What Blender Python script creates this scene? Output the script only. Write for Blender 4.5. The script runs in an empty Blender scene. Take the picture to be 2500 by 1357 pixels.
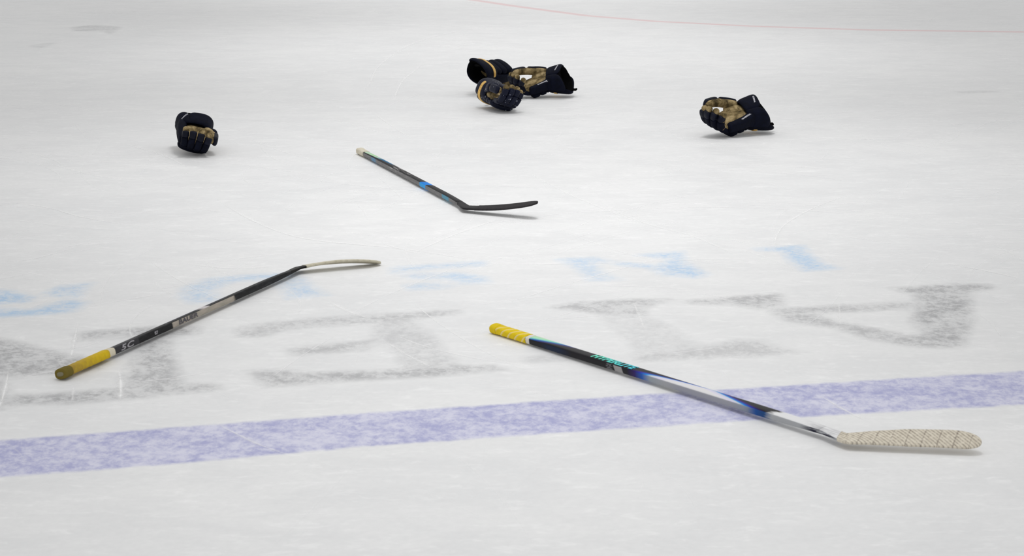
import bpy, math, random
import numpy as np
from mathutils import Vector, Matrix
from mathutils.bvhtree import BVHTree

SC = bpy.context.scene
COL = SC.collection
R = math.radians

# ---------------------------------------------------------------- camera
F_PX = 4973.0                      # focal length in pixels of the 2500 px wide frame
PITCH = 12.78
CAM_H = 1.531
cam_data = bpy.data.cameras.new('camera')
cam = bpy.data.objects.new('camera', cam_data)
COL.objects.link(cam)
cam.location = (0, 0, CAM_H)
cam.rotation_euler = (R(90 - PITCH), 0, 0)
cam_data.sensor_fit = 'HORIZONTAL'
cam_data.sensor_width = 36.0
cam_data.lens = F_PX / 2500 * 36.0
cam_data.clip_end = 200
cam_data.dof.use_dof = True
cam_data.dof.focus_distance = 9.3
cam_data.dof.aperture_fstop = 13.0
SC.camera = cam

# ---------------------------------------------------------------- light and exposure
SC.view_settings.view_transform = 'Standard'
SC.view_settings.look = 'None'
SC.view_settings.gamma = 1.0
SC.view_settings.use_curve_mapping = False
SC.view_settings.exposure = 0.0

world = bpy.data.worlds.new('arena_air')
SC.world = world
world.use_nodes = True
wbg = world.node_tree.nodes['Background']
wbg.inputs[0].default_value = (1.0, 1.0, 0.995, 1)
wbg.inputs[1].default_value = 0.665


def add_vignette_spot(x, y, z, half, power, radius=0.9):
    """an added, unseen spot aimed straight down; its cone shapes the vignette falloff"""
    ld = bpy.data.lights.new('vignette_spot', 'SPOT')
    ld.spot_size = R(2 * half)
    ld.spot_blend = 1.0
    ld.shadow_soft_size = radius
    ld.energy = power
    o = bpy.data.objects.new('vignette_spot', ld)
    o.location = (x, y, z)
    COL.objects.link(o)
    return o


# spots added out of view, fitted to imitate lens vignetting, brightest over the middle
add_vignette_spot(0.15, 9.0, 6.0, 30, 540)
add_vignette_spot(0.15, 13.6, 6.0, 32, 500)
add_vignette_spot(0.15, 18.6, 6.0, 34, 420)
add_vignette_spot(0.12, 4.8, 6.0, 19, 370)
add_vignette_spot(0.05, 6.9, 6.0, 18, 275)


def ground(px, py, z=0.0):
    """point of the place seen at a pixel of the photograph, at height z"""
    c, s = math.cos(R(PITCH)), math.sin(R(PITCH))
    u, w = px - 1250.0, py - 678.5
    d = Vector((u, F_PX * c - w * s, -F_PX * s - w * c))
    t = (z - CAM_H) / d.z
    return Vector((0, 0, CAM_H)) + d * t


def to_px(p):
    c, s = math.cos(R(PITCH)), math.sin(R(PITCH))
    y, z = p.y, p.z - CAM_H
    depth = y * c - z * s
    up = y * s + z * c
    return 1250 + F_PX * p.x / depth, 678.5 - F_PX * up / depth


# ---------------------------------------------------------------- material helper
class NT:
    def __init__(self, name):
        self.m = bpy.data.materials.new(name)
        self.m.use_nodes = True
        self.t = self.m.node_tree
        self.n = self.t.nodes
        self.p = self.n['Principled BSDF']

    def put(self, sock, v):
        if isinstance(v, bpy.types.NodeSocket):
            self.t.links.new(v, sock)
        elif isinstance(v, (tuple, list)) and len(v) == 3 and sock.type == 'RGBA':
            sock.default_value = (*v, 1)
        else:
            sock.default_value = v

    def math(self, op, a, b=0.0, clamp=False):
        n = self.n.new('ShaderNodeMath')
        n.operation = op
        n.use_clamp = clamp
        self.put(n.inputs[0], a)
        self.put(n.inputs[1], b)
        return n.outputs[0]

    def mul(self, a, b): return self.math('MULTIPLY', a, b)
    def add(self, a, b): return self.math('ADD', a, b)
    def sub(self, a, b): return self.math('SUBTRACT', a, b)

    def remap(self, v, a, b, lo=0.0, hi=1.0, smooth=False):
        n = self.n.new('ShaderNodeMapRange')
        n.interpolation_type = 'SMOOTHSTEP' if smooth else 'LINEAR'
        n.clamp = True
        self.put(n.inputs[0], v)
        for i, x in zip((1, 2, 3, 4), (a, b, lo, hi)):
            n.inputs[i].default_value = x
        return n.outputs[0]

    def ramp(self, fac, stops, interp='LINEAR'):
        n = self.n.new('ShaderNodeValToRGB')
        n.color_ramp.interpolation = interp
        el = n.color_ramp.elements
        while len(el) < len(stops):
            el.new(0.5)
        for e, (p, c) in zip(el, stops):
            e.position = p
        for e, (p, c) in zip(el, stops):
            e.color = (*c, 1) if not isinstance(c, (int, float)) else (c, c, c, 1)
        self.put(n.inputs[0], fac)
        return n.outputs[0]

    def mix(self, fac, a, b, blend='MIX'):
        n = self.n.new('ShaderNodeMix')
        n.data_type = 'RGBA'
        n.blend_type = blend
        self.put(n.inputs[0], fac)
        self.put(n.inputs[6], a)
        self.put(n.inputs[7], b)
        return n.outputs[2]

    def coord(self, which='Object'):
        return self.n.new('ShaderNodeTexCoord').outputs[which]

    def xyz(self, v):
        n = self.n.new('ShaderNodeSeparateXYZ')
        self.put(n.inputs[0], v)
        return n.outputs

    def scaled(self, v, s, rot=(0, 0, 0)):
        n = self.n.new('ShaderNodeMapping')
        self.put(n.inputs[0], v)
        n.inputs['Scale'].default_value = s
        n.inputs['Rotation'].default_value = rot
        return n.outputs[0]

    def noise(self, v, scale, detail=4, rough=0.55, dist=0.0):
        n = self.n.new('ShaderNodeTexNoise')
        self.put(n.inputs['Vector'], v)
        n.inputs['Scale'].default_value = scale
        n.inputs['Detail'].default_value = detail
        n.inputs['Roughness'].default_value = rough
        n.inputs['Distortion'].default_value = dist
        return n.outputs[0]

    def attr(self, name):
        n = self.n.new('ShaderNodeAttribute')
        n.attribute_name = name
        return n.outputs['Fac']

    def bump(self, h, strength, dist):
        n = self.n.new('ShaderNodeBump')
        n.inputs['Strength'].default_value = strength
        n.inputs['Distance'].default_value = dist
        self.put(n.inputs['Height'], h)
        self.put(self.p.inputs['Normal'], n.outputs[0])

    def out(self, col, rough=0.6, spec=0.5, **kw):
        self.put(self.p.inputs['Base Color'], col)
        self.put(self.p.inputs['Roughness'], rough)
        self.put(self.p.inputs['Specular IOR Level'], spec)
        for k, v in kw.items():
            self.put(self.p.inputs[k.replace('_', ' ')], v)
        return self.m


def fabric(name, c1, c2, rough=0.8, scale=60, spec=0.25, weave=900):
    t = NT(name)
    co = t.coord()
    n = t.noise(co, scale, 5, 0.6)
    t.bump(t.add(t.noise(co, weave, 2), t.mul(t.noise(co, scale, 3), 2.0)), 0.35, 0.002)
    return t.out(t.mix(t.remap(n, 0.35, 0.7), c1, c2), rough, spec)


M = {}
M['navy'] = fabric('navy_fabric', (0.0018, 0.0026, 0.0075), (0.0034, 0.0050, 0.016), 0.75, 40, 0.10)
M['navy_shiny'] = fabric('navy_synthetic_leather', (0.0018, 0.0028, 0.0085), (0.0036, 0.0052, 0.018), 0.5, 40, 0.16)
t = NT('scuffed_navy')                # navy with grains of snow stuck to it
co = t.coord()
sp = t.remap(t.noise(t.scaled(co, (1, 1, 1), (0.3, 0.5, 0.1)), 62, 3, 0.5), 0.655, 0.70)
M['scuffed'] = t.out(t.mix(sp, t.mix(t.noise(co, 30), (0.0022, 0.0034, 0.011), (0.0045, 0.007, 0.026)), (0.36, 0.38, 0.46)), 0.45, 0.16)
M['lining'] = fabric('black_lining', (0.0018, 0.0018, 0.002), (0.0035, 0.0035, 0.004), 0.95, 50, 0.03)
t = NT('tan_palm_leather')  # stained leather; shade of the palm hollow is painted into its dark blotches
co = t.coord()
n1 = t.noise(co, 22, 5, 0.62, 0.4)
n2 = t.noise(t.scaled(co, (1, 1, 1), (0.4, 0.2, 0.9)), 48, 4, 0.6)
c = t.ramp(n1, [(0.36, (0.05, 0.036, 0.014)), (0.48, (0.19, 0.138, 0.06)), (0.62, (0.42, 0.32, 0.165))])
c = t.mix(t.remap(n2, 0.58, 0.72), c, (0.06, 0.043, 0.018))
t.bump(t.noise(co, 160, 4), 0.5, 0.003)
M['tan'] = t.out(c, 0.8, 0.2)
t = NT('gold_band')
co = t.coord()
n1 = t.noise(co, 90, 4, 0.6)
c = t.mix(t.remap(n1, 0.35, 0.65), (0.55, 0.30, 0.055), (0.82, 0.55, 0.18))
M['gold'] = t.out(c, 0.55, 0.4)


def plain(name, c, rough=0.5, spec=0.4):
    t = NT(name)
    co = t.coord()
    n = t.noise(co, 120, 3)
    return t.out(t.mix(t.mul(n, 0.25), c, tuple(x * 0.7 for x in c)), rough, spec)


M['white_print'] = plain('white_print', (0.78, 0.78, 0.84), 0.6)
M['grey_print'] = plain('grey_print', (0.34, 0.33, 0.35), 0.6)
M['dark_print'] = plain('dark_print', (0.07, 0.065, 0.075), 0.5)


# ---------------------------------------------------------------- mesh helpers
class MB:
    def __init__(self):
        self.v, self.f = [], []

    def ring_loft(self, rings, cap0=True, cap1=True):
        n = len(rings[0])
        base = len(self.v)
        for r in rings:
            self.v.extend(Vector(p) for p in r)
        for i in range(len(rings) - 1):
            a, b = base + i * n, base + (i + 1) * n
            for k in range(n):
                k2 = (k + 1) % n
                self.f.append((a + k, a + k2, b + k2, b + k))
        if cap0:
            self.f.append(tuple(base + k for k in reversed(range(n))))
        if cap1:
            e = base + (len(rings) - 1) * n
            self.f.append(tuple(e + k for k in range(n)))
        return self

    def build(self, name, mat, parent=None, mirror=False, smooth=True, label=None):
        me = bpy.data.meshes.new(name)
        vs = [(v[0], v[1], -v[2]) if mirror else tuple(v) for v in self.v]
        me.from_pydata(vs, [], [tuple(reversed(f)) for f in self.f] if mirror else self.f)
        import bmesh
        bm = bmesh.new()
        bm.from_mesh(me)
        bmesh.ops.recalc_face_normals(bm, faces=bm.faces)
        bm.to_mesh(me)
        bm.free()
        if smooth:
            me.polygons.foreach_set('use_smooth', [True] * len(me.polygons))
        me.materials.append(mat)
        o = bpy.data.objects.new(name, me)
        COL.objects.link(o)
        if parent:
            o.parent = parent
        if label:
            o['label'] = label
        return o


def sup(c, U, V, a, b, n=2.0, seg=20):
    out = []
    for k in range(seg):
        th = 2 * math.pi * (k + 0.5) / seg
        cs, sn = math.cos(th), math.sin(th)
        out.append(c + U * (a * math.copysign(abs(cs) ** (2 / n), cs)) + V * (b * math.copysign(abs(sn) ** (2 / n), sn)))
    return out


def catmull(pts, per=8):
    P = [Vector(p) for p in pts]
    if len(P) == 2:
        return [P[0].lerp(P[1], i / per) for i in range(per + 1)]
    P = [P[0] * 2 - P[1]] + P + [P[-1] * 2 - P[-2]]
    out = []
    for i in range(1, len(P) - 2):
        p0, p1, p2, p3 = P[i - 1:i + 3]
        for k in range(per):
            s = k / per
            out.append(0.5 * ((2 * p1) + (p2 - p0) * s + (2 * p0 - 5 * p1 + 4 * p2 - p3) * s * s + (3 * p1 - p0 - 3 * p2 + p3) * s ** 3))
    out.append(P[-2])
    return out


def pill(mb, pts, U, a, b, n=2.6, cap=0.01, per=6, seg=20, wob=None):
    """rounded padded roll along a path; a is the half width along U, b across it"""
    path = catmull(pts, per)
    d = [0.0]
    for i in range(1, len(path)):
        d.append(d[-1] + (path[i] - path[i - 1]).length)
    L = d[-1]
    cap = min(cap, L * 0.49)
    ss = [cap * (1 - math.cos(k * math.pi / 2 / 5)) for k in range(6)]
    mids = [cap + (L - 2 * cap) * k / (2 * len(path)) for k in range(1, 2 * len(path))]
    ss = ss + mids + [L - s for s in reversed(ss)]
    rings = []
    for s in ss:
        i = 0
        while i < len(d) - 2 and d[i + 1] < s:
            i += 1
        q = (s - d[i]) / max(1e-9, d[i + 1] - d[i])
        c = path[i].lerp(path[i + 1], q)
        T = (path[min(i + 2, len(path) - 1)] - path[max(i - 1, 0)]).normalized()
        u = (Vector(U) - T * Vector(U).dot(T)).normalized()
        v = T.cross(u)
        e = min(s, L - s)
        k = math.sqrt(max(0.0, 1 - (1 - min(1, e / cap)) ** 2))
        k = max(k, 0.06)
        f = s / L
        aa = a(f) if callable(a) else a
        bb = b(f) if callable(b) else b
        rings.append(sup(c, u, v, aa * (0.35 + 0.65 * k) if k < 1 and False else aa * k, bb * k, n, seg))
    mb.ring_loft(rings)
    return mb


def tag(o, label=None, cat=None, group=None, kind=None):
    for k, v in (('label', label), ('category', cat), ('group', group), ('kind', kind)):
        if v:
            o[k] = v
    return o


def text_mesh(s, size, shear=0.0, bold=0.0, space=1.0):
    cu = bpy.data.curves.new('t', 'FONT')
    cu.body = s
    cu.size = size
    cu.shear = shear
    cu.offset = bold
    cu.space_character = space
    cu.align_x = 'CENTER'
    cu.align_y = 'CENTER'
    cu.resolution_u = 3
    o = bpy.data.objects.new('t', cu)
    COL.objects.link(o)
    dg = bpy.context.evaluated_depsgraph_get()
    me = bpy.data.meshes.new_from_object(o.evaluated_get(dg))
    bpy.data.objects.remove(o)
    bpy.data.curves.remove(cu)
    return me


def bvh_of(objs):
    vs, fs = [], []
    for o in objs:
        b = len(vs)
        vs += [v.co.copy() for v in o.data.vertices]
        fs += [tuple(b + i for i in p.vertices) for p in o.data.polygons]
    return BVHTree.FromPolygons(vs, fs)


def decal(name, s, targets, origin, right, up, cast, size, mat, parent, shear=0.0, bold=0.0, space=1.0, flatten=1.0, stretch=1.0):
    """printed lettering lying on the surface of the targets (all in the thing's own frame)"""
    import bmesh
    me = text_mesh(s, size, shear, bold, space)
    bm = bmesh.new()
    bm.from_mesh(me)
    bmesh.ops.triangulate(bm, faces=bm.faces)
    for _ in range(2):
        es = [e for e in bm.edges if e.calc_length() > size * 0.25]
        if es:
            bmesh.ops.subdivide_edges(bm, edges=es, cuts=1)
            bmesh.ops.triangulate(bm, faces=bm.faces)
    bm.to_mesh(me)
    bm.free()
    tree = bvh_of(targets)
    origin, right, up, cast = Vector(origin), Vector(right).normalized(), Vector(up).normalized(), Vector(cast).normalized()
    for v in me.vertices:
        p = origin + right * (v.co.x * stretch) + up * (v.co.y * flatten)
        hit, nor, _, _ = tree.ray_cast(p, cast)
        if not hit:                                  # past the edge: lie on the nearest spot
            near = tree.find_nearest(p + cast * 0.16)
            hit = near[0]
        v.co = hit - cast * 0.0008
    me.materials.clear()
    me.materials.append(mat)
    me.name = name
    o = bpy.data.objects.new(name, me)
    COL.objects.link(o)
    o.parent = parent
    return o


# ---------------------------------------------------------------- the ice
GREY = [  # (strength, outline) of worn grey lettering painted under the ice, traced as pixels and laid on the ground
    (1.0, [(-60, 815), (60, 838), (150, 862), (235, 876), (275, 880), (230, 905), (150, 914), (30, 922), (-60, 930)]),
    (0.8, [(-60, 895), (14, 895), (22, 960), (10, 1000), (-60, 1005)]),
    (1.0, [(-40, 968), (100, 962), (290, 947), (420, 936), (520, 937), (540, 950), (400, 966), (200, 984), (60, 988), (-40, 992)]),
    (1.0, [(185, 812), (330, 799), (420, 795), (490, 798), (480, 815), (330, 826), (190, 832)]),
    (0.95, [(340, 830), (412, 824), (428, 870), (445, 940), (440, 962), (298, 975), (296, 925), (320, 888)]),
    (0.75, [(575, 796), (760, 776), (980, 762), (1120, 756), (1130, 768), (900, 792), (700, 806), (640, 824), (575, 822)]),
    (0.75, [(690, 850), (800, 840), (915, 828), (900, 856), (720, 868)]),
    (0.9, [(605, 905), (700, 901), (742, 910), (930, 903), (1100, 890), (1200, 892), (1240, 904), (1050, 920), (830, 932), (650, 944)]),
    (0.55, [(900, 780), (1000, 772), (1062, 820), (1115, 875), (1120, 915), (960, 920), (970, 870), (915, 828)]),
    (0.85, [(1335, 750), (1420, 735), (1560, 729), (1640, 730), (1580, 752), (1575, 775), (1480, 768), (1400, 758)]),
    (0.40, [(1450, 765), (1565, 768), (1640, 792), (1720, 845), (1690, 876), (1560, 868), (1500, 815)]),
    (0.65, [(1540, 862), (1700, 849), (1800, 828), (1860, 828), (1900, 845), (1970, 860), (1850, 871), (1700, 878), (1560, 884)]),
    (0.9, [(1670, 734), (1800, 722), (1905, 715), (1915, 745), (1860, 756), (1780, 744), (1690, 742)]),
    (1.0, [(2170, 703), (2300, 694), (2410, 693), (2430, 704), (2350, 714), (2220, 716)]),
    (1.0, [(2225, 708), (2370, 698), (2375, 780), (2352, 846), (2275, 848), (2225, 780), (2240, 740)]),
    (0.85, [(1880, 754), (2060, 743), (2250, 736), (2270, 752), (2080, 762), (1920, 768)]),
    (0.85, [(1870, 758), (1990, 766), (2050, 786), (2130, 800), (2220, 817), (2340, 815), (2335, 850), (2220, 847), (2120, 828), (2040, 802), (1930, 786)]),
    (0.5, [(1270, 868), (1400, 862), (1420, 880), (1280, 888)]),
    (0.6, [(170, 66), (235, 60), (300, 66), (270, 84), (245, 76), (180, 76)]),
    (0.45, [(60, 112), (110, 105), (145, 104), (100, 118)]),
    (0.4, [(2330, 222), (2440, 220), (2440, 226), (2340, 228)]),
]
BLUE = [
    (1.0, [(-60, 704), (25, 710), (80, 726), (70, 736), (10, 742), (-60, 742)]),
    (0.85, [(112, 715), (150, 697), (222, 690), (205, 705), (188, 728), (130, 724)]),
    (1.0, [(-60, 742), (8, 752), (80, 757), (130, 740), (160, 732), (205, 738), (180, 760), (100, 768), (-60, 776)]),
    (0.7, [(445, 705), (500, 680), (600, 671), (720, 664), (720, 678), (560, 690), (525, 705), (535, 735), (470, 742), (440, 725)]),
    (0.75, [(660, 690), (735, 676), (765, 700), (800, 722), (705, 730), (690, 705)]),
    (0.75, [(960, 652), (1060, 645), (1180, 637), (1180, 650), (1070, 655), (1000, 662), (960, 668)]),
    (0.75, [(975, 668), (1120, 666), (1185, 676), (1195, 692), (1130, 694), (1100, 682), (1000, 680)]),
    (0.6, [(985, 695), (1060, 690), (1110, 698), (1080, 706), (1000, 708)]),
    (0.7, [(1360, 632), (1450, 627), (1510, 640), (1450, 643), (1475, 665), (1520, 683), (1440, 686), (1415, 660)]),
    (0.95, [(1555, 623), (1660, 614), (1672, 640), (1725, 670), (1700, 678), (1620, 672), (1590, 655), (1500, 646), (1520, 640), (1610, 648), (1640, 632)]),
    (1.0, [(1845, 606), (1960, 599), (1972, 620), (2000, 640), (2045, 655), (1965, 661), (1935, 640), (1912, 613), (1860, 612)]),
]
LINE = ([(-120, 1083), (0, 1075), (350, 1050), (900, 1008), (1250, 985), (1875, 944), (2500, 906), (2620, 899)],
        [(2620, 979), (2500, 987), (1875, 1022), (1250, 1064), (900, 1088), (400, 1134), (0, 1164), (-120, 1174)])
RED = [(960, -24), (1080, -10), (1170, 2), (1250, 14), (1430, 38), (1600, 52), (1840, 64), (2120, 73), (2500, 78), (2700, 79)]


def g2(p):
    q = ground(*p)
    return (q.x, q.y)


def poly_sd(poly, X, Y):
    """signed distance (negative inside)"""
    n = len(poly)
    dist = np.full(X.shape, 1e9)
    inside = np.zeros(X.shape, bool)
    for i in range(n):
        ax, ay = poly[i]
        bx, by = poly[(i + 1) % n]
        ex, ey = bx - ax, by - ay
        h = np.clip(((X - ax) * ex + (Y - ay) * ey) / (ex * ex + ey * ey + 1e-12), 0, 1)
        dist = np.minimum(dist, np.hypot(X - ax - h * ex, Y - ay - h * ey))
        c = ((ay > Y) != (by > Y)) & (X < (bx - ax) * (Y - ay) / (by - ay + 1e-12) + ax)
        inside ^= c
    return np.where(inside, -dist, dist)


def ice_mesh():
    step = 0.028
    xs = np.arange(-7.0, 7.001, step)
    ys = np.arange(0.5, 25.0, step)
    nx, ny = len(xs), len(ys)
    X, Y = np.meshgrid(xs, ys)
    co = np.stack([X.ravel(), Y.ravel(), np.zeros(nx * ny)], 1).astype(np.float32)
    i = np.arange(nx * ny).reshape(ny, nx)
    q = np.stack([i[:-1, :-1], i[:-1, 1:], i[1:, 1:], i[1:, :-1]], -1).reshape(-1, 4)
    me = bpy.data.meshes.new('floor')
    me.vertices.add(len(co))
    me.vertices.foreach_set('co', co.ravel())
    me.loops.add(q.size)
    me.loops.foreach_set('vertex_index', q.ravel().astype(np.int32))
    me.polygons.add(len(q))
    me.polygons.foreach_set('loop_start', np.arange(0, q.size, 4, dtype=np.int32))
    me.update(calc_edges=True)

    def soft(polys, w):
        out = np.zeros(X.shape)
        for s, p in polys:
            P = [g2(a) for a in p]
            xa = [a[0] for a in P]
            ya = [a[1] for a in P]
            xm = (xs > min(xa) - 0.4) & (xs < max(xa) + 0.4)
            ym = (ys > min(ya) - 0.4) & (ys < max(ya) + 0.4)
            if not xm.any() or not ym.any():
                continue
            ix = np.ix_(ym, xm)
            sd = poly_sd(P, X[ix], Y[ix])
            m = np.clip(0.5 - sd / (2 * w), 0, 1)
            m = m * m * (3 - 2 * m) * s
            out[ix] = np.maximum(out[ix], m)
        return out

    def put(name, a):
        at = me.attributes.new(name, 'FLOAT', 'POINT')
        at.data.foreach_set('value', a.ravel().astype(np.float32))
    put('grey_paint', soft(GREY, 0.042))
    put('blue_paint', soft(BLUE, 0.048))
    L = [g2(p) for p in LINE[0] + LINE[1]]
    put('line_distance', np.clip(poly_sd(L, X, Y), -0.5, 0.5))
    rp = [g2(p) for p in RED]
    d = np.full(X.shape, 9.0)
    for (ax, ay), (bx, by) in zip(rp[:-1], rp[1:]):
        ex, ey = bx - ax, by - ay
        h = np.clip(((X - ax) * ex + (Y - ay) * ey) / (ex * ex + ey * ey), 0, 1)
        d = np.minimum(d, np.hypot(X - ax - h * ex, Y - ay - h * ey))
    put('red_distance', np.clip(d, 0, 1))
    o = bpy.data.objects.new('floor', me)
    COL.objects.link(o)
    return o


def ice_material():
    t = NT('rink_ice')
    co = t.coord()
    big = t.noise(co, 0.9, 5, 0.6)
    mid = t.noise(t.scaled(co, (0.6, 1.0, 1), (0, 0, -0.1)), 5.5, 6, 0.64, 0.4)
    fine = t.noise(co, 42, 5, 0.7)
    snow = t.noise(t.scaled(co, (0.55, 1.3, 1), (0, 0, 0.12)), 17, 7, 0.74, 0.5)
    base = t.mix(t.remap(big, 0.3, 0.7), (0.835, 0.838, 0.842), (0.88, 0.88, 0.878))
    base = t.mix(t.remap(mid, 0.36, 0.60, 0.30, 0.0, True), base, (0.74, 0.745, 0.755))
    base = t.mix(t.remap(snow, 0.53, 0.72, 0, 0.75), base, (0.98, 0.98, 0.98))
    base = t.mix(t.remap(fine, 0.35, 0.65, 0.16, 0.0), base, (0.62, 0.63, 0.64))
    # worn paint under the ice
    grain = t.noise(t.scaled(co, (1, 0.8, 1), (0, 0, 0.3)), 34, 8, 0.78, 0.15)
    wear = t.add(t.mul(grain, 0.65), t.mul(t.noise(co, 7, 4, 0.6), 0.35))
    wearm = t.remap(wear, 0.40, 0.58, 1.0, 0.30, True)
    edge = t.mul(t.sub(t.noise(co, 14, 5, 0.65), 0.5), 0.5)
    g = t.attr('grey_paint')
    g = t.math('MULTIPLY', t.remap(t.add(g, t.mul(edge, t.remap(g, 0.0, 0.25))), 0.12, 1.0), wearm)
    col = t.mix(t.mul(g, 0.86), base, (0.36, 0.36, 0.37))
    b = t.attr('blue_paint')
    b = t.mul(t.remap(t.add(b, t.mul(edge, t.remap(b, 0.0, 0.25))), 0.08, 1.0), wearm)
    col = t.mix(t.mul(b, 0.85), col, (0.36, 0.58, 0.84))
    ld = t.attr('line_distance')
    ldn = t.add(ld, t.mul(edge, 0.06))
    lm = t.remap(ldn, -0.014, 0.016, 1, 0, True)
    lc = t.mix(t.remap(wear, 0.38, 0.60, 0, 1, True), (0.38, 0.39, 0.645), (0.70, 0.70, 0.84))
    col = t.mix(t.mul(lm, 0.93), col, lc)
    rd = t.attr('red_distance')
    rm = t.remap(rd, 0.022, 0.065, 1, 0, True)
    col = t.mix(t.mul(rm, 0.42), col, (0.80, 0.40, 0.41))
    t.bump(t.add(fine, t.mul(mid, 1.5)), 0.12, 0.004)
    return t.out(col, t.remap(mid, 0.3, 0.7, 0.42, 0.6), 0.22, IOR=1.31)


ice = ice_mesh()
ice.data.materials.append(ice_material())
tag(ice, 'white rink ice with worn painted letters, a blue line and skate marks', 'ice', kind='structure')

# skate marks: narrow ridges of shaved snow on the ice
MARKS = [
    ([(882, 233), (902, 205), (927, 160), (1000, 110), (1100, 80), (1240, 58)], 14, 0.5),
    ([(962, 250), (968, 225), (985, 195), (1010, 175), (1040, 150)], 14, 0.55),
    ([(890, 262), (960, 310), (1010, 342)], 8, 0.45),
    ([(515, 478), (600, 530), (700, 572), (800, 590), (1000, 610), (1250, 650)], 10, 0.55),
    ([(0, 490), (120, 508), (200, 530), (330, 552)], 9, 0.5),
    ([(300, 350), (400, 380), (455, 408)], 9, 0.5),
    ([(1000, 622), (1100, 577), (1230, 530)], 12, 0.5),
    ([(1891, 618), (1896, 576), (1926, 541), (2002, 501), (2102, 466)], 8, 0.55),
    ([(2290, 640), (2400, 660), (2500, 682)], 9, 0.5),
    ([(1270, 410), (1380, 470), (1500, 520), (1590, 555)], 9, 0.35),
    ([(1460, 490), (1560, 540), (1700, 580), (1830, 640)], 9, 0.4),
    ([(1700, 170), (1900, 230), (2100, 330)], 10, 0.2),
    ([(190, 788), (180, 840), (172, 880)], 9, 0.6),
    ([(22, 900), (10, 960), (-10, 1010)], 9, 0.6),
    ([(290, 900), (295, 940), (293, 985)], 12, 0.6),
    ([(180, 940), (176, 985)], 6, 0.4),
    ([(800, 735), (850, 760), (900, 778)], 18, 0.5),
    ([(930, 828), (1000, 870), (1060, 900)], 10, 0.4),
    ([(1545, 735), (1560, 770), (1575, 810)], 7, 0.4),
    ([(2048, 740), (2052, 800)], 9, 0.4),
    ([(2000, 965), (2060, 1000), (2120, 1030)], 9, 0.4),
    ([(520, 1030), (620, 1080), (700, 1110)], 9, 0.35),
    ([(0, 640), (80, 632), (200, 600)], 9, 0.4),
    ([(420, 640), (560, 655), (690, 650)], 8, 0.4),
    ([(960, 640), (1200, 646), (1550, 640), (1760, 632), (1900, 640)], 9, 0.35),
    ([(1360, 560), (1500, 610), (1620, 640)], 8, 0.3),
    ([(0, 860), (180, 850), (260, 830)], 8, 0.3),
    ([(30, 925), (140, 905), (300, 880)], 8, 0.35),
    ([(300, 938), (440, 920), (520, 905)], 8, 0.4),
    ([(1070, 285), (1120, 330), (1180, 400)], 7, 0.25),
    ([(700, 330), (820, 345), (990, 350)], 9, 0.3),
    ([(1950, 335), (2100, 340), (2280, 338)], 9, 0.4),
    ([(1700, 230), (1760, 226), (1800, 222)], 10, 0.4),
    ([(1290, 150), (1370, 110), (1374, 140)], 8, 0.3),
    ([(2380, 760), (2420, 790), (2450, 830)], 6, 0.3),
    ([(60, 380), (240, 430), (420, 440)], 8, 0.25),
]
rng = random.Random(11)
mbk, alphas = MB(), []


def mark(pts, width, alpha):
    path = catmull([(*p, 0.0) for p in pts], 10)
    b = len(mbk.v)
    n = len(path)
    ph = rng.uniform(0, 9)
    for i, p in enumerate(path):
        T = (path[min(i + 1, n - 1)] - path[max(i - 1, 0)]).normalized()
        N = Vector((-T.y, T.x, 0))
        f = i / (n - 1)
        w = width * (0.35 + 0.65 * math.sin(math.pi * f)) * (0.8 + 0.3 * math.sin(ph + f * 17))
        a = alpha * min(1, 5 * f, 5 * (1 - f))
        for s, z, k in ((-1, 0.0004, 0), (0, 0.0011, 1), (1, 0.0004, 0)):
            q = p + N * (w * 0.5 * s)
            mbk.v.append(Vector((q.x, q.y, z)))
            alphas.append(a * k)
    for i in range(n - 1):
        for k in range(2):
            v = b + i * 3 + k
            mbk.f.append((v, v + 1, v + 4, v + 3))


for pts, w, a in MARKS:
    mark([g2(p) for p in pts], w * 0.0026, min(1, a * 1.7))
for i in range(520):
    y = rng.uniform(4.2, 18) if i % 3 else rng.uniform(6.5, 11)
    x = rng.uniform(-1, 1) * (0.3 + y * 0.27)
    a0 = rng.uniform(0, math.pi)
    L = rng.uniform(0.15, 1.1)
    k = rng.uniform(-1, 1) * 0.5
    pts = []
    for s in (-0.5, -0.17, 0.17, 0.5):
        an = a0 + k * s
        pts.append((x + L * s * math.cos(an), y + L * s * math.sin(an)))
    mark(pts, rng.uniform(0.004, 0.016), rng.uniform(0.2, 0.8) * (0.4 if y < 5.7 else 1.0))
me = bpy.data.meshes.new('skate_marks')
me.from_pydata([tuple(v) for v in mbk.v], [], mbk.f)
at = me.attributes.new('cover', 'FLOAT', 'POINT')
at.data.foreach_set('value', alphas)
t = NT('shaved_snow')
nz = t.noise(t.coord(), 22, 5, 0.7)
al = t.mul(t.attr('cover'), t.remap(nz, 0.28, 0.50, 0.15, 1.0))
me.materials.append(t.out((0.99, 0.99, 0.99), 0.8, 0.1, Alpha=al))
marks = bpy.data.objects.new('skate_marks', me)
COL.objects.link(marks)
marks.parent = ice
marks['kind'] = 'stuff'


# ---------------------------------------------------------------- hockey sticks
def pose(x_dir, roll):
    """frame with x along x_dir, z as upright as it can be and then rolled about x"""
    x = Vector(x_dir).normalized()
    y = Vector((0, 0, 1)).cross(x).normalized()
    z = x.cross(y)
    m = Matrix((x, y, z)).transposed()
    return m @ Matrix.Rotation(R(roll), 3, 'X')


SW, ST = 0.0152, 0.0105            # half width and half thickness of a shaft


def shaft_ring(x, w, h, n=5, seg=28, y0=0.0, z0=0.0):
    return sup(Vector((x, y0, z0)), Vector((0, 1, 0)), Vector((0, 0, 1)), w, h, n, seg)


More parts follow.
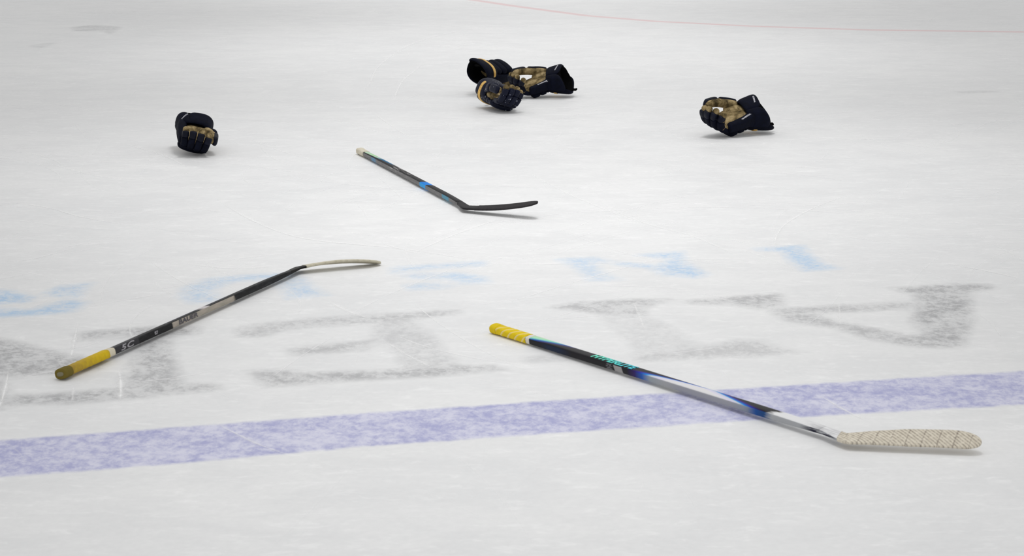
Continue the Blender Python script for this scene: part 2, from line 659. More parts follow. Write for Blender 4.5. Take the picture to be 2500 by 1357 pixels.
class Stick:
    def __init__(self, label, butt, heel, zb, zh, turn, roll, curve, twist, blade_len=0.315):
        self.P0, self.P1 = ground(*butt, zb), ground(*heel, zh)
        self.turn = turn
        self.L = (self.P1 - self.P0).length
        self.root = bpy.data.objects.new('hockey_stick', None)
        COL.objects.link(self.root)
        m = pose(self.P1 - self.P0, roll)
        self.root.matrix_world = Matrix.Translation(self.P0) @ m.to_4x4()
        tag(self.root, label, 'hockey stick', 'hockey sticks dropped on the ice')
        self.curve, self.twist, self.bl = curve, twist, blade_len

    def x_at(self, px):
        lo, hi = -0.1, 1.2
        s = 1 if self.P1.x > self.P0.x else -1
        for _ in range(40):
            mid = (lo + hi) / 2
            if (to_px(self.P0.lerp(self.P1, mid))[0] - px) * s < 0:
                lo = mid
            else:
                hi = mid
        return lo * self.L

    def shaft(self, mat, x0, x1, neck=True):
        mb = MB()
        rings = []
        L = self.L
        for i in range(41):
            x = x0 + (x1 - x0) * i / 40
            f = max(0.0, (x - (L - 0.30)) / 0.30)
            w = SW * (1 - 0.06 * f)
            h = ST * (1 - 0.36 * min(1, f / 0.74) ** 2)
            rings.append(shaft_ring(x, w, h))
        mb.ring_loft(rings)
        return mb.build('shaft', mat, self.root)

    def section(self, k):
        """blade and neck stations: inner edge, outer edge, half thickness, bend offset, twist"""
        pass

    def stations(self, grow=0.0):
        L, tn = self.L, self.turn
        out = []
        top = Vector((L - 0.085, 0.0143, 0))
        for i in range(0, 15):                     # the neck turns by 45 degrees about the inside corner
            q = i / 14
            a = R(45) * q ** 2.2
            h = 0.0286 + 0.028 * q ** 2.4
            n = Vector((-math.sin(a), math.cos(a), 0))
            c = top + Vector((0.073, 0.0, 0)) * q
            out.append((c, c - n * h, 0.0068 - 0.0020 * q, -0.1 * (1 - q)))
        c0 = out[-1][0]
        d = Vector((math.cos(R(45)), math.sin(R(45)), 0))
        n = Vector((-d.y, d.x, 0))
        bl = self.bl
        us = [0.012 * k for k in range(1, 19)] + [bl - 0.075 + 0.075 * math.sin(math.pi / 2 * k / 14) for k in range(0, 15)]
        us = sorted(u for u in us if u > 0)
        for u in us:
            f = u / bl
            h = 0.057 + 0.014 * f
            e = max(0.0, (u - (bl - 0.075)) / 0.075)
            e2 = max(0.0, (u - (bl - 0.04)) / 0.04)
            top_drop = (h * 0.56) * (1 - math.sqrt(max(0, 1 - e * e)))
            bot_rise = (h * 0.36) * (1 - math.sqrt(max(0, 1 - e2 * e2))) + 0.004 * f * f
            inner = c0 + d * u - n * (top_drop + 0.004 * math.sin(math.pi * f))
            outer = c0 + d * u - n * (h - bot_rise)
            out.append((inner, outer, 0.0048 - 0.0018 * f, u))
        return out, d, n

    def blade_mesh(self, u0, u1, grow=0.0, cut_start=False):
        st, d, n = self.stations()
        mb, rings = MB(), []
        for (pi, po, th, u) in st:
            if u < u0 - 1e-6 or u > u1 + 1e-6:
                continue
            c = (pi + po) / 2
            hw = (pi - po).length / 2
            ax = (pi - po).normalized() if hw > 1e-6 else n
            if u > self.bl - 0.0005:
                hw = max(hw, 0.003)
            f = max(0.0, u) / self.bl
            z = self.curve * f ** 1.9
            tw = R(self.twist) * min(1, f * 2.2)
            A = ax * math.cos(tw) + Vector((0, 0, 1)) * math.sin(tw)
            B = Vector((0, 0, 1)) * math.cos(tw) - ax * math.sin(tw)
            rings.append(sup(c + Vector((0, 0, z)), A, B, hw + grow, th + grow, 5.0 if u < -0.06 else (4.2 if u < 0 else 3.2), 24))
        if grow:                                   # close the sleeve over the toe
            last = rings[-1]
            cc = sum(last, Vector()) / len(last) + d * 0.0025
            rings.append([cc + (p - cc) * 0.7 for p in last])
        mb.ring_loft(rings)
        if self.turn < 0:
            mb.v = [Vector((v.x, -v.y, v.z)) for v in mb.v]
        return mb

    def blade(self, mat, u0=-1, u1=9):
        return self.blade_mesh(-9, 9).build('blade', mat, self.root)

    def blade_tape(self, mat, u0, u1=9, label=None):
        return self.blade_mesh(u0, u1, 0.0012).build('blade_tape', mat, self.root, label=label)

    def sleeve(self, name, mat, x0, x1, grow, n=3.5, flare=0.0, label=None, cap=0.004):
        mb, rings = MB(), []
        for k in range(5):
            s = math.sin(k / 4 * math.pi / 2)
            x = x0 + cap * (1 - math.cos(k / 4 * math.pi / 2))
            g = grow + flare
            rings.append(shaft_ring(x, (SW + g) * (0.72 + 0.28 * s), (ST + g) * (0.72 + 0.28 * s), n))
        N = 14
        for i in range(1, N + 1):
            f = i / N
            x = x0 + cap + (x1 - x0 - cap) * f
            g = grow + flare * max(0, 1 - f * 3) + 0.0004 * math.sin(f * 40)
            rings.append(shaft_ring(x, SW + g, ST + g, n))
        rings.append(shaft_ring(x1 + 0.0006, SW + 0.0002, ST + 0.0002, n))
        mb.ring_loft(rings)
        return mb.build(name, mat, self.root, label=label)

    def rest(self):
        """lower or lift the whole stick so that its lowest point touches the ice"""
        bpy.context.view_layer.update()
        zmin = 9
        for o in self.root.children:
            mw = self.root.matrix_world
            for v in o.data.vertices:
                zmin = min(zmin, (mw @ v.co).z)
        self.root.location.z += 0.0008 - zmin
        return zmin


def tape_mat(name, c1, c2, seam, pitch=0.02, dirty=None, seamw=0.10, slant=0.35, soft=0.5):
    """wound tape: bands running round the stick at a slant, with soft seams"""
    t = NT(name)
    co = t.coord()
    x, y, z = t.xyz(co)[:3]
    ph = t.math('FRACT', t.mul(t.add(x, t.mul(t.add(y, z), slant)), 1 / pitch))
    n = t.noise(co, 70, 5, 0.6)
    c = t.mix(t.remap(n, 0.3, 0.7), c1, c2)
    s = t.remap(ph, 0.0, seamw, soft, 0.0)
    c = t.mix(s, c, seam)
    if dirty:
        c = t.mix(t.mul(t.remap(x, dirty[0], dirty[1], 1, 0), t.remap(n, 0.2, 0.6, 0.6, 1.0)), c, dirty[2])
    t.bump(t.noise(co, 500, 2), 0.3, 0.001)
    return t.out(c, 0.75, 0.2)


# ---- stick in the front: yellow and white grip, black shaft shading into blue and silver
s1 = Stick('black blue and silver hockey stick with white taped blade, lying across the blue line',
           (1208, 800), (2066, 1066), 0.017, 0.024, 1, 8, -0.024, 20, 0.325)
xt = s1.x_at(1300)
t = NT('iridescent_shaft')
co = t.coord()
x, y, z = t.xyz(co)[:3]
nz = t.xyz(t.coord('Normal'))[2]
topf = t.remap(nz, 0.45, 0.75)
yy = t.add(t.mul(y, 1 / 0.03), 0.5)                 # 0 on the near edge .. 1 on the far edge
black = (0.012, 0.011, 0.014)
grip_fade = t.sub(t.sub(x, xt), t.mul(yy, 0.17))   # mint to blue flash under the grip, widest at the far edge
flash = t.ramp(t.remap(grip_fade, -0.17, 0.07), [(0.0, (0.42, 0.62, 0.42)), (0.42, (0.45, 0.80, 0.48)), (0.6, (0.20, 0.62, 0.55)), (0.74, (0.01, 0.10, 0.42)), (0.9, (0.03, 0.02, 0.09)), (1.0, black)])
a1, a2 = s1.x_at(1575), s1.x_at(1845)
near = t.sub(t.sub(x, a1), t.mul(t.mul(yy, yy), 0.30))
nearS = t.sub(x, a1)
far_ = t.sub(t.sub(a2, x), t.mul(yy, 0.16))
k = t.math('MINIMUM', near, far_)
sil = [(0.0, black), (0.18, (0.022, 0.008, 0.10)), (0.34, (0.02, 0.03, 0.40)), (0.5, (0.01, 0.28, 0.72)), (0.62, (0.62, 0.66, 0.72)), (0.8, (0.70, 0.66, 0.84)), (1.0, (0.76, 0.75, 0.76))]
mid = t.ramp(t.remap(k, -0.06, 0.10), sil)
kS = t.math('MINIMUM', nearS, t.sub(a2 + 0.02, x))
sideC = t.ramp(t.remap(kS, -0.06, 0.10), [(0.0, black), (0.2, (0.03, 0.012, 0.11)), (0.4, (0.015, 0.10, 0.42)), (0.6, (0.30, 0.34, 0.38)), (1.0, (0.38, 0.385, 0.40))])
sideC = t.mix(t.remap(x, a2 - 0.03, a2 + 0.05), sideC, (0.012, 0.07, 0.22))
sideC = t.mix(t.mul(t.remap(x, xt + 0.05, xt + 0.09), t.remap(x, xt + 0.20, xt + 0.14)), sideC, (0.008, 0.018, 0.05))
zz = t.mul(z, 1 / 0.021)                            # a pale label on the near side
lab = t.mul(t.remap(t.add(x, t.mul(z, 0.4)), s1.x_at(1508), s1.x_at(1510)), t.remap(t.add(x, t.mul(z, 0.4)), s1.x_at(1530), s1.x_at(1528)))
lab2 = t.mul(t.remap(x, s1.x_at(1488), s1.x_at(1490)), t.remap(x, s1.x_at(1506), s1.x_at(1504)))
sideC = t.mix(t.mul(lab, 0.9), sideC, (0.36, 0.35, 0.35))
sideC = t.mix(t.mul(lab2, t.remap(t.noise(t.scaled(co, (60, 60, 160)), 2.0, 2), 0.48, 0.56)), sideC, (0.12, 0.12, 0.13))
c = t.mix(topf, sideC, mid)
c = t.mix(t.mul(topf, t.remap(x, xt + 0.28, xt + 0.25)), c, flash)
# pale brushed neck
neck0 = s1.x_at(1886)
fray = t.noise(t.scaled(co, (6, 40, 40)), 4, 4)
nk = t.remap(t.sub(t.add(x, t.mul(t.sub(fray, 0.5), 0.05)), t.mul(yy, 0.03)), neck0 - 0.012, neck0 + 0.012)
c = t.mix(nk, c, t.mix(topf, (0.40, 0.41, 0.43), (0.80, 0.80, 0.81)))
c = t.mix(t.mul(t.mul(t.remap(x, s1.x_at(1960), s1.x_at(1990)), t.remap(x, s1.x_at(2060), s1.x_at(2045))), t.mul(t.remap(t.noise(t.scaled(co, (7, 60, 60)), 3, 3), 0.42, 0.55), t.sub(1.0, t.mul(topf, 0.75)))), c, (0.025, 0.025, 0.045))
M['s1'] = (t.out(c, t.mix(topf, (0.4, 0.4, 0.4), (0.28, 0.28, 0.28)), 0.14))
s1.shaft(M['s1'], 0.01, s1.L - 0.078)
s1.blade(M['s1'])
t = NT('hatched_white_tape')
co = t.coord()
x, y, z = t.xyz(co)[:3]
u1 = t.add(t.mul(x, 0.09), t.mul(y, 0.99))
u2 = t.add(t.mul(x, 0.9), t.mul(y, 0.42))
h1 = t.remap(t.math('ABSOLUTE', t.sub(t.math('FRACT', t.mul(u1, 1 / 0.0082)), 0.5)), 0.20, 0.46)
h2 = t.remap(t.math('ABSOLUTE', t.sub(t.math('FRACT', t.mul(u2, 1 / 0.036)), 0.5)), 0.43, 0.5)
nn = t.noise(co, 110, 5, 0.65)
c = t.mix(t.remap(nn, 0.3, 0.7), (0.80, 0.74, 0.62), (0.60, 0.54, 0.44))
c = t.mix(t.mul(h1, t.remap(nn, 0.30, 0.62, 0.1, 0.85)), c, (0.27, 0.235, 0.20))
c = t.mix(t.mul(h2, t.remap(nn, 0.35, 0.6, 0.0, 0.9)), c, (0.24, 0.20, 0.17))
t.bump(t.add(h1, nn), 0.4, 0.001)
s1.blade_tape(t.out(c, 0.85, 0.15), -0.024, label='cream tape wound round the blade')
M['grip1'] = tape_mat('yellow_grip_tape', (0.80, 0.60, 0.010), (0.70, 0.50, 0.008), (0.85, 0.72, 0.42), 0.034, seamw=0.30, slant=-0.9, soft=0.9)
s1.sleeve('grip_tape', M['grip1'], 0.022, xt - 0.016, 0.0022, label='yellow grip tape with pale spiral seams')
s1.sleeve('knob', plain('yellow_knob_tape', (0.76, 0.56, 0.012), 0.8, 0.2), -0.006, 0.024, 0.0036, 2.8)
s1.sleeve('end_cap', plain('olive_end_cap', (0.24, 0.17, 0.012), 0.85, 0.15), -0.0085, -0.004, 0.0020, 2.8)
s1.sleeve('tape_edge', plain('white_tape', (0.78, 0.74, 0.66), 0.75, 0.2), xt - 0.016, xt + 0.002, 0.0012, 3.5)
sh = s1.root.children[0]

# ---- stick on the left: dirty yellow grip, black shaft with a pale panel, cream blade
s2 = Stick('black hockey stick with dirty yellow grip, beige panel and cream blade',
           (150, 912), (728, 655), 0.019, 0.018, -1, -13, -0.056, 10, 0.30)
t = NT('black_panel_shaft')
co = t.coord()
x, y, z = t.xyz(co)[:3]
nz = t.xyz(t.coord('Normal'))[2]
topf = t.remap(nz, 0.45, 0.75)
yy = t.add(t.mul(y, 1 / 0.03), 0.5)
p0, p1 = s2.x_at(412), s2.x_at(560)
n = t.noise(t.scaled(co, (1, 5, 5)), 24, 4)
blk = t.mix(t.remap(n, 0.5, 0.75, 0, 0.5), (0.012, 0.012, 0.013), (0.05, 0.055, 0.06))
xs_ = t.add(x, t.mul(t.sub(t.noise(co, 30, 3), 0.5), 0.05))
pan = t.mul(t.remap(x, p0 - 0.004, p0 + 0.002), t.remap(xs_, p1 + 0.006, p1 - 0.006))
panel = t.mix(t.remap(n, 0.4, 0.65), (0.40, 0.35, 0.30), (0.32, 0.30, 0.25))
c = t.mix(t.mul(pan, t.sub(1.0, topf)), blk, panel)
c = t.mix(t.mul(t.mul(pan, topf), t.remap(yy, 0.55, 0.75)), c, (0.11, 0.11, 0.15))
c = t.mix(t.mul(topf, t.mul(t.remap(x, s2.x_at(480), s2.x_at(492)), t.remap(x, s2.x_at(506), s2.x_at(502)))), c, (0.6, 0.56, 0.56))
lg = t.mul(t.remap(x, s2.x_at(268), s2.x_at(272)), t.remap(x, s2.x_at(330), s2.x_at(328)))
c = t.mix(t.mul(lg, 0.55), c, (0.06, 0.058, 0.065))
fle = t.remap(t.noise(t.scaled(co, (1, 2, 2)), 75, 3), 0.66, 0.74)
c = t.mix(t.mul(fle, t.mul(topf, 0.6)), c, (0.35, 0.40, 0.40))
s2.shaft(t.out(c, 0.5, 0.10), 0.01, s2.L - 0.078)
s2.blade(plain('black_blade', (0.014, 0.013, 0.012), 0.5, 0.12))
M['cream_tape'] = tape_mat('cream_blade_tape', (0.66, 0.62, 0.50), (0.52, 0.48, 0.36), (0.20, 0.15, 0.10), 0.021, seamw=0.08, slant=0.2, soft=0.5)
s2.blade_tape(M['cream_tape'], 0.014, label='cream tape wound round the blade')
xg = s2.x_at(256)
gl = tape_mat('dirty_yellow_tape', (0.72, 0.52, 0.012), (0.60, 0.40, 0.012), (0.40, 0.27, 0.02), 0.024, (xg * 0.15, xg * 0.80, (0.36, 0.24, 0.045)), 0.1, 0.3, 0.4)
s2.sleeve('grip_tape', gl, 0.03, xg, 0.0025, label='dirty yellow grip tape')
s2.sleeve('knob', plain('grimy_knob_tape', (0.17, 0.13, 0.026), 0.85, 0.15), -0.006, 0.030, 0.0048, 2.6)
s2.sleeve('end_cap', plain('grey_end_cap', (0.22, 0.20, 0.13), 0.85, 0.15), -0.0085, -0.004, -0.004, 2.4)
s2.sleeve('tape_edge', plain('cream_tape_edge', (0.72, 0.66, 0.52), 0.75, 0.2), xg, s2.x_at(270), 0.0014, 3.5)

# ---- stick at the back: short white grip, dark shaft with blue flashes, black blade
s3 = Stick('grey hockey stick with short white grip, blue stripes and black blade',
           (879, 368), (1140, 505), 0.016, 0.018, 1, 2, 0.038, 8, 0.315)
t = NT('grey_striped_shaft')
co = t.coord()
x, y, z = t.xyz(co)[:3]
nz = t.xyz(t.coord('Normal'))[2]
topf = t.remap(nz, 0.45, 0.75)
yy = t.add(t.mul(y, 1 / 0.03), 0.5)
n = t.noise(t.scaled(co, (1, 6, 6)), 30, 4)
top = t.mix(t.remap(yy, 0.35, 0.65), (0.010, 0.010, 0.012), (0.045, 0.042, 0.044))
xg = s3.x_at(894)
gf = t.sub(t.sub(x, xg), t.mul(t.sub(1.0, yy), -0.10))
fl = t.ramp(t.remap(t.sub(t.sub(x, xg), t.mul(yy, 0.06)), -0.05, 0.42), [(0.0, (0.50, 0.62, 0.52)), (0.28, (0.40, 0.66, 0.36)), (0.42, (0.40, 0.55, 0.50)), (0.50, (0.004, 0.13, 0.28)), (0.80, (0.004, 0.12, 0.26)), (0.9, (0.01, 0.02, 0.03))])
flm = t.mul(t.remap(t.sub(yy, t.remap(x, xg, xg + 0.40, 0.12, 0.62)), 0.0, 0.12), t.remap(x, xg + 0.42, xg + 0.36))
top = t.mix(flm, top, fl)
side = t.mix(t.remap(n, 0.3, 0.7), (0.15, 0.145, 0.145), (0.23, 0.225, 0.225))
side = t.mix(t.mul(t.remap(x, s3.x_at(912), s3.x_at(916)), t.remap(x, s3.x_at(927), s3.x_at(923))), side, (0.13, 0.26, 0.40))
side = t.mix(t.mul(t.remap(x, s3.x_at(1086), s3.x_at(1089)), t.remap(x, s3.x_at(1105), s3.x_at(1102))), side, (0.10, 0.30, 0.42))
c = t.mix(topf, side, top)
sx = t.add(x, t.mul(yy, -0.03))
b0, b1 = s3.x_at(1033), s3.x_at(1046)
st = t.mul(t.remap(sx, b0 - 0.006, b0), t.remap(sx, b1 + 0.006, b1))
c = t.mix(st, c, t.mix(topf, (0.025, 0.36, 0.80), (0.0, 0.20, 0.70)))
dash = t.mul(t.remap(t.noise(t.scaled(co, (9, 300, 300)), 1.0, 2), 0.60, 0.66), t.mul(t.remap(x, s3.x_at(955), s3.x_at(965)), t.remap(x, s3.x_at(1012), s3.x_at(1000))))
c = t.mix(dash, c, (0.62, 0.61, 0.60))
s3.shaft(t.out(c, 0.5, 0.12), 0.008, s3.L - 0.078)
s3.blade(plain('black_composite_blade', (0.014, 0.013, 0.015), 0.5, 0.15))
s3.blade_tape(tape_mat('black_blade_tape', (0.020, 0.018, 0.020), (0.03, 0.028, 0.03), (0.008, 0.008, 0.008), 0.02), 0.04, label='black tape wound round the blade')
s3.sleeve('grip_tape', tape_mat('off_white_grip', (0.74, 0.70, 0.58), (0.60, 0.54, 0.42), (0.4, 0.33, 0.22), 0.02), -0.004, xg, 0.0030, 3.0, flare=0.0015, label='short off-white grip tape')

for s in (s1, s2, s3):
    print('stick', round(s.L, 3), 'zmin', round(s.rest(), 4))


def stick_print(s, name, text, x, mat, size, face, shear=0.25, bold=0.0006, flip=False, space=1.0, flatten=1.0, off=0.0, stretch=1.0):
    """lettering on the shaft; face 'top' is the wide upper face, 'side' the near narrow face"""
    sh = [o for o in s.root.children if o.name.startswith('shaft')]
    near = -1 if s.turn > 0 else -1
    rt = (-1, 0, 0) if flip else (1, 0, 0)
    if face == 'top':
        return decal(name, text, sh, (x, off, 0.05), rt, (0, -1 if flip else 1, 0), (0, 0, -1), size, mat, s.root, shear, bold, space, flatten, stretch)
    return decal(name, text, sh, (x, near * 0.05, off), rt, (0, 0, -1 if flip else 1), (0, -near, 0), size, mat, s.root, shear, bold, space, flatten, stretch)


t = NT('teal_foil')
co = t.coord()
xx = t.xyz(co)[0]
c = t.mix(t.remap(xx, s1.x_at(1445), s1.x_at(1550)), (0.10, 0.80, 0.52), (0.0, 0.58, 0.72))
M['teal'] = t.out(c, 0.25, 0.6)
stick_print(s1, 'lettering', 'HYPERLITE', (s1.x_at(1446) + s1.x_at(1552)) / 2, M['teal'], 0.030, 'top', 0.3, 0.0011, off=-0.001, stretch=1.25)
stick_print(s2, 'lettering', 'BAUER', s2.x_at(449), M['dark_print'], 0.019, 'side', 0.15, 0.0008, stretch=2.0)
stick_print(s2, 'lettering', '5C', s2.x_at(299), M['grey_print'], 0.021, 'side', 0.3, 0.0006, space=1.1, stretch=2.6)
stick_print(s2, 'lettering', '87', s2.x_at(371), M['grey_print'], 0.013, 'side', 0.0, 0.0004, stretch=1.5)


# ---------------------------------------------------------------- hockey gloves
FINGERS = [(0.043, 1.00), (0.0145, 1.08), (-0.014, 1.03), (-0.042, 0.86)]


class Glove:
    """built with x to the fingers, y out of the palm and z to the thumb side (right hand); a left hand is its mirror image"""

    def __init__(self, label, hand, rot, at, curls=(38, 62, 48), gold=True, thumb_in=0.0, cuff_open=1.0, marks=(), sink=0.0, navy='navy', shiny='navy_shiny', spread=0.0, fan=(0, 2, 4, 6), band=(104, 264), thumb_out=0.0, back_len=0.137, scale=1.0, wrist=0.0):
        NAVY, SHINY = M[navy], M[shiny]
        self.mir = hand == 'left'
        root = bpy.data.objects.new('hockey_glove', None)
        COL.objects.link(root)
        self.root = root
        tag(root, label, 'hockey glove', 'hockey gloves dropped on the ice')
        B = lambda mb, name, mat, par=root, lab=None: mb.build(name, mat, par, self.mir, label=lab)
        X, Y, Z = Vector((1, 0, 0)), Vector((0, 1, 0)), Vector((0, 0, 1))
        # palm
        mb, rings = MB(), []
        prof = [(-0.010, 0.050, 0.028), (0.005, 0.054, 0.030), (0.035, 0.058, 0.029), (0.08, 0.058, 0.025), (0.113, 0.056, 0.021), (0.130, 0.053, 0.017), (0.136, 0.048, 0.012)]
        for x, a, b in prof:
            rings.append(sup(Vector((x, 0.0 - 0.004 * math.sin((x + 0.03) * 20), 0.004)), Z, Y, a, b, 3.2, 28))
        mb.ring_loft(rings)
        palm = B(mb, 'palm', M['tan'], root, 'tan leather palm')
        # heel of the thumb, sewn into the palm
        mb = MB()
        pill(mb, [(0.0, 0.018, 0.022), (0.03, 0.022, 0.034), (0.075, 0.018, 0.046)], Z, 0.030, 0.011, 2.2, 0.024)
        pill(mb, [(0.0, 0.017, -0.020), (0.03, 0.020, -0.026), (0.085, 0.017, -0.03)], Z, 0.020, 0.008, 2.2, 0.020)
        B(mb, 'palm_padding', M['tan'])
        # rolls on the back of the hand
        for x, w in ((0.012, 0.022), (0.055, 0.023), (0.100, 0.024)):
            mb = MB()
            pill(mb, [(x, -0.018, -0.064), (x, -0.033, -0.048), (x, -0.040, 0.0), (x, -0.035, 0.046), (x, -0.022, 0.062)], X, w, 0.0165, 2.8, 0.016)
            B(mb, 'back_roll', NAVY)
        # padded edge below the little finger
        mb = MB()
        pill(mb, [(-0.028, 0.006, -0.060), (0.03, 0.010, -0.063), (0.095, 0.007, -0.059), (0.136, 0.004, -0.050)], Z, lambda f: 0.022 - 0.004 * f, lambda f: 0.034 - 0.012 * f, 3.4, 0.014)
        side = B(mb, 'side_padding', NAVY)
        # fingers
        seg0 = (0.054, 0.046, 0.037)
        for n_, ((z, k), dc) in enumerate(zip(FINGERS, fan)):
            a = 0.0
            p = Vector((0.120, -0.006, z))
            sp = Vector((0, 0, (z * 1.0) * spread))
            pts = [p.copy()]
            dirs = []
            for L, c in zip(seg0, curls):
                a += R(c + dc)
                d = (Vector((math.cos(a), math.sin(a), 0)) + sp).normalized()
                dirs.append(d)
                pts.append(pts[-1] + d * L * k)
            tip = pts[-1] + dirs[-1] * 0.012
            mb = MB()
            pill(mb, [pts[0] - X * 0.012, pts[1], pts[2], pts[3].lerp(tip, 0.3), tip], Z, 0.0142, 0.0135, 2.6, 0.012, per=6)
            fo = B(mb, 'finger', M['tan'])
            for j in range(3):
                d = dirs[j]
                nrm = Vector((d.y, -d.x, 0)).normalized()            # towards the back of the hand
                q0 = pts[j] - d * 0.004 + nrm * 0.0060
                q1 = pts[j + 1] + d * (0.004 if j < 2 else -0.006) + nrm * 0.0060
                mb = MB()
                pill(mb, [q0, (q0 + q1) / 2 + nrm * 0.003, q1], Z, 0.0162, 0.0165, 3.2, 0.007, per=4)
                B(mb, 'finger_roll', SHINY if j == 2 else NAVY, fo)
        # thumb
        ti = thumb_in
        tp = [Vector((0.004, 0.014, 0.050)), Vector((0.05, 0.030 + ti * 0.3, 0.066 - ti * 0.1)), Vector((0.11, 0.042 + ti * 0.7, 0.070 - ti * 0.25)), Vector((0.172, 0.050 + ti, 0.066 - ti * 0.5))]
        tp = [p + Vector((0, 0, thumb_out * i / 3)) for i, p in enumerate(tp)]
        mb = MB()
        pill(mb, tp, Y, lambda f: 0.021 - 0.003 * f, lambda f: 0.021 - 0.004 * f, 2.4, 0.016, per=7)
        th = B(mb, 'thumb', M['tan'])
        up = Z * 0.013
        mb = MB()
        pill(mb, [tp[0] + up, tp[1] + up, tp[1].lerp(tp[2], 0.55) + up], Y, 0.0235, 0.0135, 3.0, 0.012, per=6)
        B(mb, 'thumb_roll', NAVY, th)
        mb = MB()
        pill(mb, [tp[1].lerp(tp[2], 0.62) + up * 0.85, tp[2] + up * 0.95, tp[3] + X * 0.003 + up * 0.6], Y, 0.0225, 0.0125, 2.8, 0.016, per=6)
        B(mb, 'thumb_roll', SHINY, th)

        # the hand bends at the wrist, towards the little finger
        sg = -1 if self.mir else 1
        for o in root.children_recursive:
            for v in o.data.vertices:
                q = min(1, max(0, (v.co.x + 0.02) / 0.07))
                a = R(wrist) * q * q * (3 - 2 * q)
                x_, z_ = v.co.x, v.co.z * sg
                v.co.x = x_ * math.cos(a) + z_ * math.sin(a)
                v.co.z = (z_ * math.cos(a) - x_ * math.sin(a)) * sg

        # cuff: overlapping padded panels round a black lining
        def radii(x):
            q = -x / 0.12
            return 0.046 + 0.020 * q * cuff_open, 0.062 + 0.022 * q * cuff_open     # across the palm, towards the thumb

        def at_cuff(th, x, off):
            ry, rz = radii(x)
            cs, sn = math.cos(th), math.sin(th)
            n = 2.7
            return Vector((x, (ry + off) * math.copysign(abs(cs) ** (2 / n), cs) - 0.004, (rz + off) * math.copysign(abs(sn) ** (2 / n), sn)))

        def panel(t0, t1, x0, x1, T, lift=0.0, NT_=26, NX=14, sk=0.0):
            mb = MB()
            for layer in (0, 1):
                for j in range(NX + 1):
                    v = 0.5 - 0.5 * math.cos(math.pi * j / NX)
                    for i in range(NT_ + 1):
                        u = 0.5 - 0.5 * math.cos(math.pi * i / NT_)
                        k = ((1 - abs(2 * u - 1) ** 7) * (1 - abs(2 * v - 1) ** 5)) ** 0.5
                        th_ = R(t0 + (t1 - t0) * u)
                        x = x0 + (x1 - x0) * v * (1 - 0.22 * abs(2 * u - 1) ** 5) + sk * (u - 0.5) * v
                        mb.v.append(at_cuff(th_, x, lift + (T * k if layer else -0.001)))
            W = NT_ + 1
            H = (NX + 1) * W
            for j in range(NX):
                for i in range(NT_):
                    a, b, c, d = j * W + i, j * W + i + 1, (j + 1) * W + i + 1, (j + 1) * W + i
                    mb.f.append((a, d, c, b))
                    mb.f.append((H + a, H + b, H + c, H + d))
            edge = [i for i in range(W)] + [j * W + NT_ for j in range(1, NX + 1)] + [NX * W + i for i in range(NT_ - 1, -1, -1)] + [j * W for j in range(NX - 1, 0, -1)]
            for a, b in zip(edge, edge[1:] + edge[:1]):
                mb.f.append((a, b, H + b, H + a))
            return mb

        mb, rings = MB(), []
        N = 40
        for f_, off in ((0.0, -0.002), (0.35, -0.002), (0.7, -0.002), (0.975, -0.002), (1.0, -0.005), (0.975, -0.008), (0.7, -0.009), (0.35, -0.009), (0.11, -0.009)):
            ring = []
            for k in range(N):                           # the cuff is longer over the back of the wrist than inside it
                th_ = 2 * math.pi * k / N
                ring.append(at_cuff(th_, -f_ * (0.5 * (back_len - 0.005 + 0.080) - 0.5 * (back_len - 0.085) * math.cos(th_)), off))
            rings.append(ring)
        mb.ring_loft(rings, False, True)
        B(mb, 'cuff_lining', M['lining'], root, 'black lining inside the cuff')
        dorsal = B(panel(112, 258, 0.004, -back_len, 0.013), 'cuff', NAVY)
        thumbp = B(panel(-24, 124, 0.004, -0.089, 0.012, 0.001, sk=-0.024), 'cuff', NAVY)
        pinkyp = B(panel(246, 342, 0.004, -0.092, 0.012, 0.001, sk=0.040), 'cuff', NAVY)
        if gold:
            B(panel(band[0], band[1], -0.030, -0.052, 0.0035, 0.0125), 'cuff_band', M['gold'], root, 'gold band across the back of the cuff')
        mb = MB()                                        # pull tab at the back of the cuff
        pill(mb, [(-0.120, -0.064, -0.020), (-0.142, -0.070, -0.022), (-0.158, -0.068, -0.024)], Z, 0.011, 0.0025, 3, 0.006)
        B(mb, 'pull_tab', M['lining'])
        self.parts = dict(thumb_panel=thumbp, little_panel=pinkyp, back_panel=dorsal, side=side)
        for (where, text, origin, right, upv, cast, size, *rest) in marks:
            f = -1 if self.mir else 1
            fl = lambda v: (v[0], v[1], v[2] * f)
            tg = [self.parts[w] for w in where.split('+')]
            if where == 'side':
                rot_ = Matrix.Rotation(R(wrist), 3, 'Y')
                q = min(1, max(0, (origin[0] + 0.02) / 0.07))
                origin = Matrix.Rotation(R(wrist) * q * q * (3 - 2 * q), 3, 'Y') @ Vector(origin)
                right, upv = rot_ @ Vector(right), rot_ @ Vector(upv)
            decal('lettering', text, tg, fl(origin), fl(right), fl(upv), fl(cast), size, M['white_print'], root, 0.0, size * 0.02, 1.05)
        # place it, resting on the ice
        m = Matrix([Vector(v) for v in rot]).transposed() * scale
        zmin = 9
        for o in root.children_recursive:
            for v in o.data.vertices:
                zmin = min(zmin, (m @ v.co).z)
        root.matrix_world = Matrix.Translation(Vector((at[0], at[1], -zmin + 0.0008 - sink))) @ m.to_4x4()


def frame(x_dir, palm_dir):
    x = Vector(x_dir).normalized()
    p = Vector(palm_dir)
    y = (p - x * p.dot(x)).normalized()
    return x, y, x.cross(y)




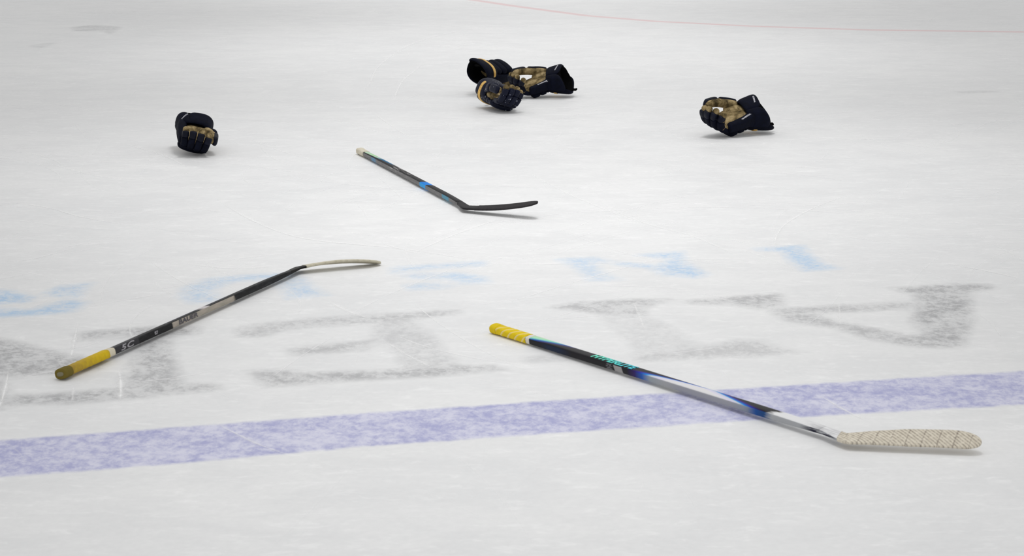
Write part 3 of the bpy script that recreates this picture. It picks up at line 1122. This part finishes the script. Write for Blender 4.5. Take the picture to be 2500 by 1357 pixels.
def hold(heading, thumb_up, pitch, hand):
    """fingers along a heading in degrees, palm up, then rolled to lift the thumb side and pitched to lift the fingers"""
    h, p, r = R(heading), R(pitch), R(thumb_up if hand == 'right' else -thumb_up)
    x = Vector((math.cos(h) * math.cos(p), math.sin(h) * math.cos(p), math.sin(p)))
    y0 = (Vector((0, 0, 1)) - x * x.z).normalized()
    z0 = x.cross(y0)
    y = y0 * math.cos(r) - z0 * math.sin(r)
    return x, y, x.cross(y)


CUFF_TXT = ('thumb_panel', 'WARRIOR', (-0.058, 0.20, 0.014), (-0.30, 0, 1), (1, 0, 0.30), (0, -1, 0), 0.0105)
SIDE_TXT = ('side', 'WARRIOR', (0.035, 0.20, -0.064), (-1, 0, 0.12), (0.12, 0, 1), (0, -1, 0), 0.0125)

g = ground(1811, 327)
gD = Glove('navy hockey glove with tan palm lying alone on the right',
           'right', hold(200, 26, -7, 'right'), (g.x, g.y), (18, 42, 18), True, thumb_out=0.018, thumb_in=0.028, scale=1.08, wrist=16, band=(104, 238),
           marks=(CUFF_TXT, SIDE_TXT), fan=(0, 2, 5, 9))
g = ground(1337, 236)
gC = Glove('navy hockey glove with open black cuff facing right, rightmost of the cluster of three',
           'right', hold(172, 26, -7, 'right'), (g.x, g.y), (20, 48, 20), True, thumb_out=0.020, thumb_in=0.026, wrist=28, band=(104, 238),
           marks=(CUFF_TXT, ('side', 'WARRIOR', (0.056, 0.20, -0.066), (-1, 0, -0.1), (-0.1, 0, 1), (0, -1, 0), 0.0125)), fan=(0, 2, 4, 8))
g = ground(1194, 228)
gA = Glove('navy hockey glove with gold band and black cuff opening facing left, behind two others',
           'right', frame((0.69, 0.72, 0.0), (0.0, 0.50, -0.86)), (g.x, g.y), (30, 40, 30), True, cuff_open=1.15, back_len=0.118)
g = ground(1212, 266)
gB = Glove('scuffed navy hockey glove with gold band, front one of the cluster of three',
           'right', hold(290, 20, -8, 'right'), (g.x, g.y), (12, 48, 24), True, navy='scuffed', shiny='scuffed', band=(50, 264), spread=1.5, back_len=0.088)
g = ground(476, 368)
gE = Glove('navy hockey glove alone on the left with curled tan fingertips facing front',
           'left', hold(277, -15, -17, 'left'), (g.x, g.y), (14, 54, 18), True, spread=2.2, thumb_out=0.014, band=(90, 236),
           marks=(('little_panel+thumb_panel', 'WARRIOR', (-0.034, 0.20, -0.058), (-1.2, 0, 1), (-1, 0, -1.2), (0, -1, 0), 0.0095),))
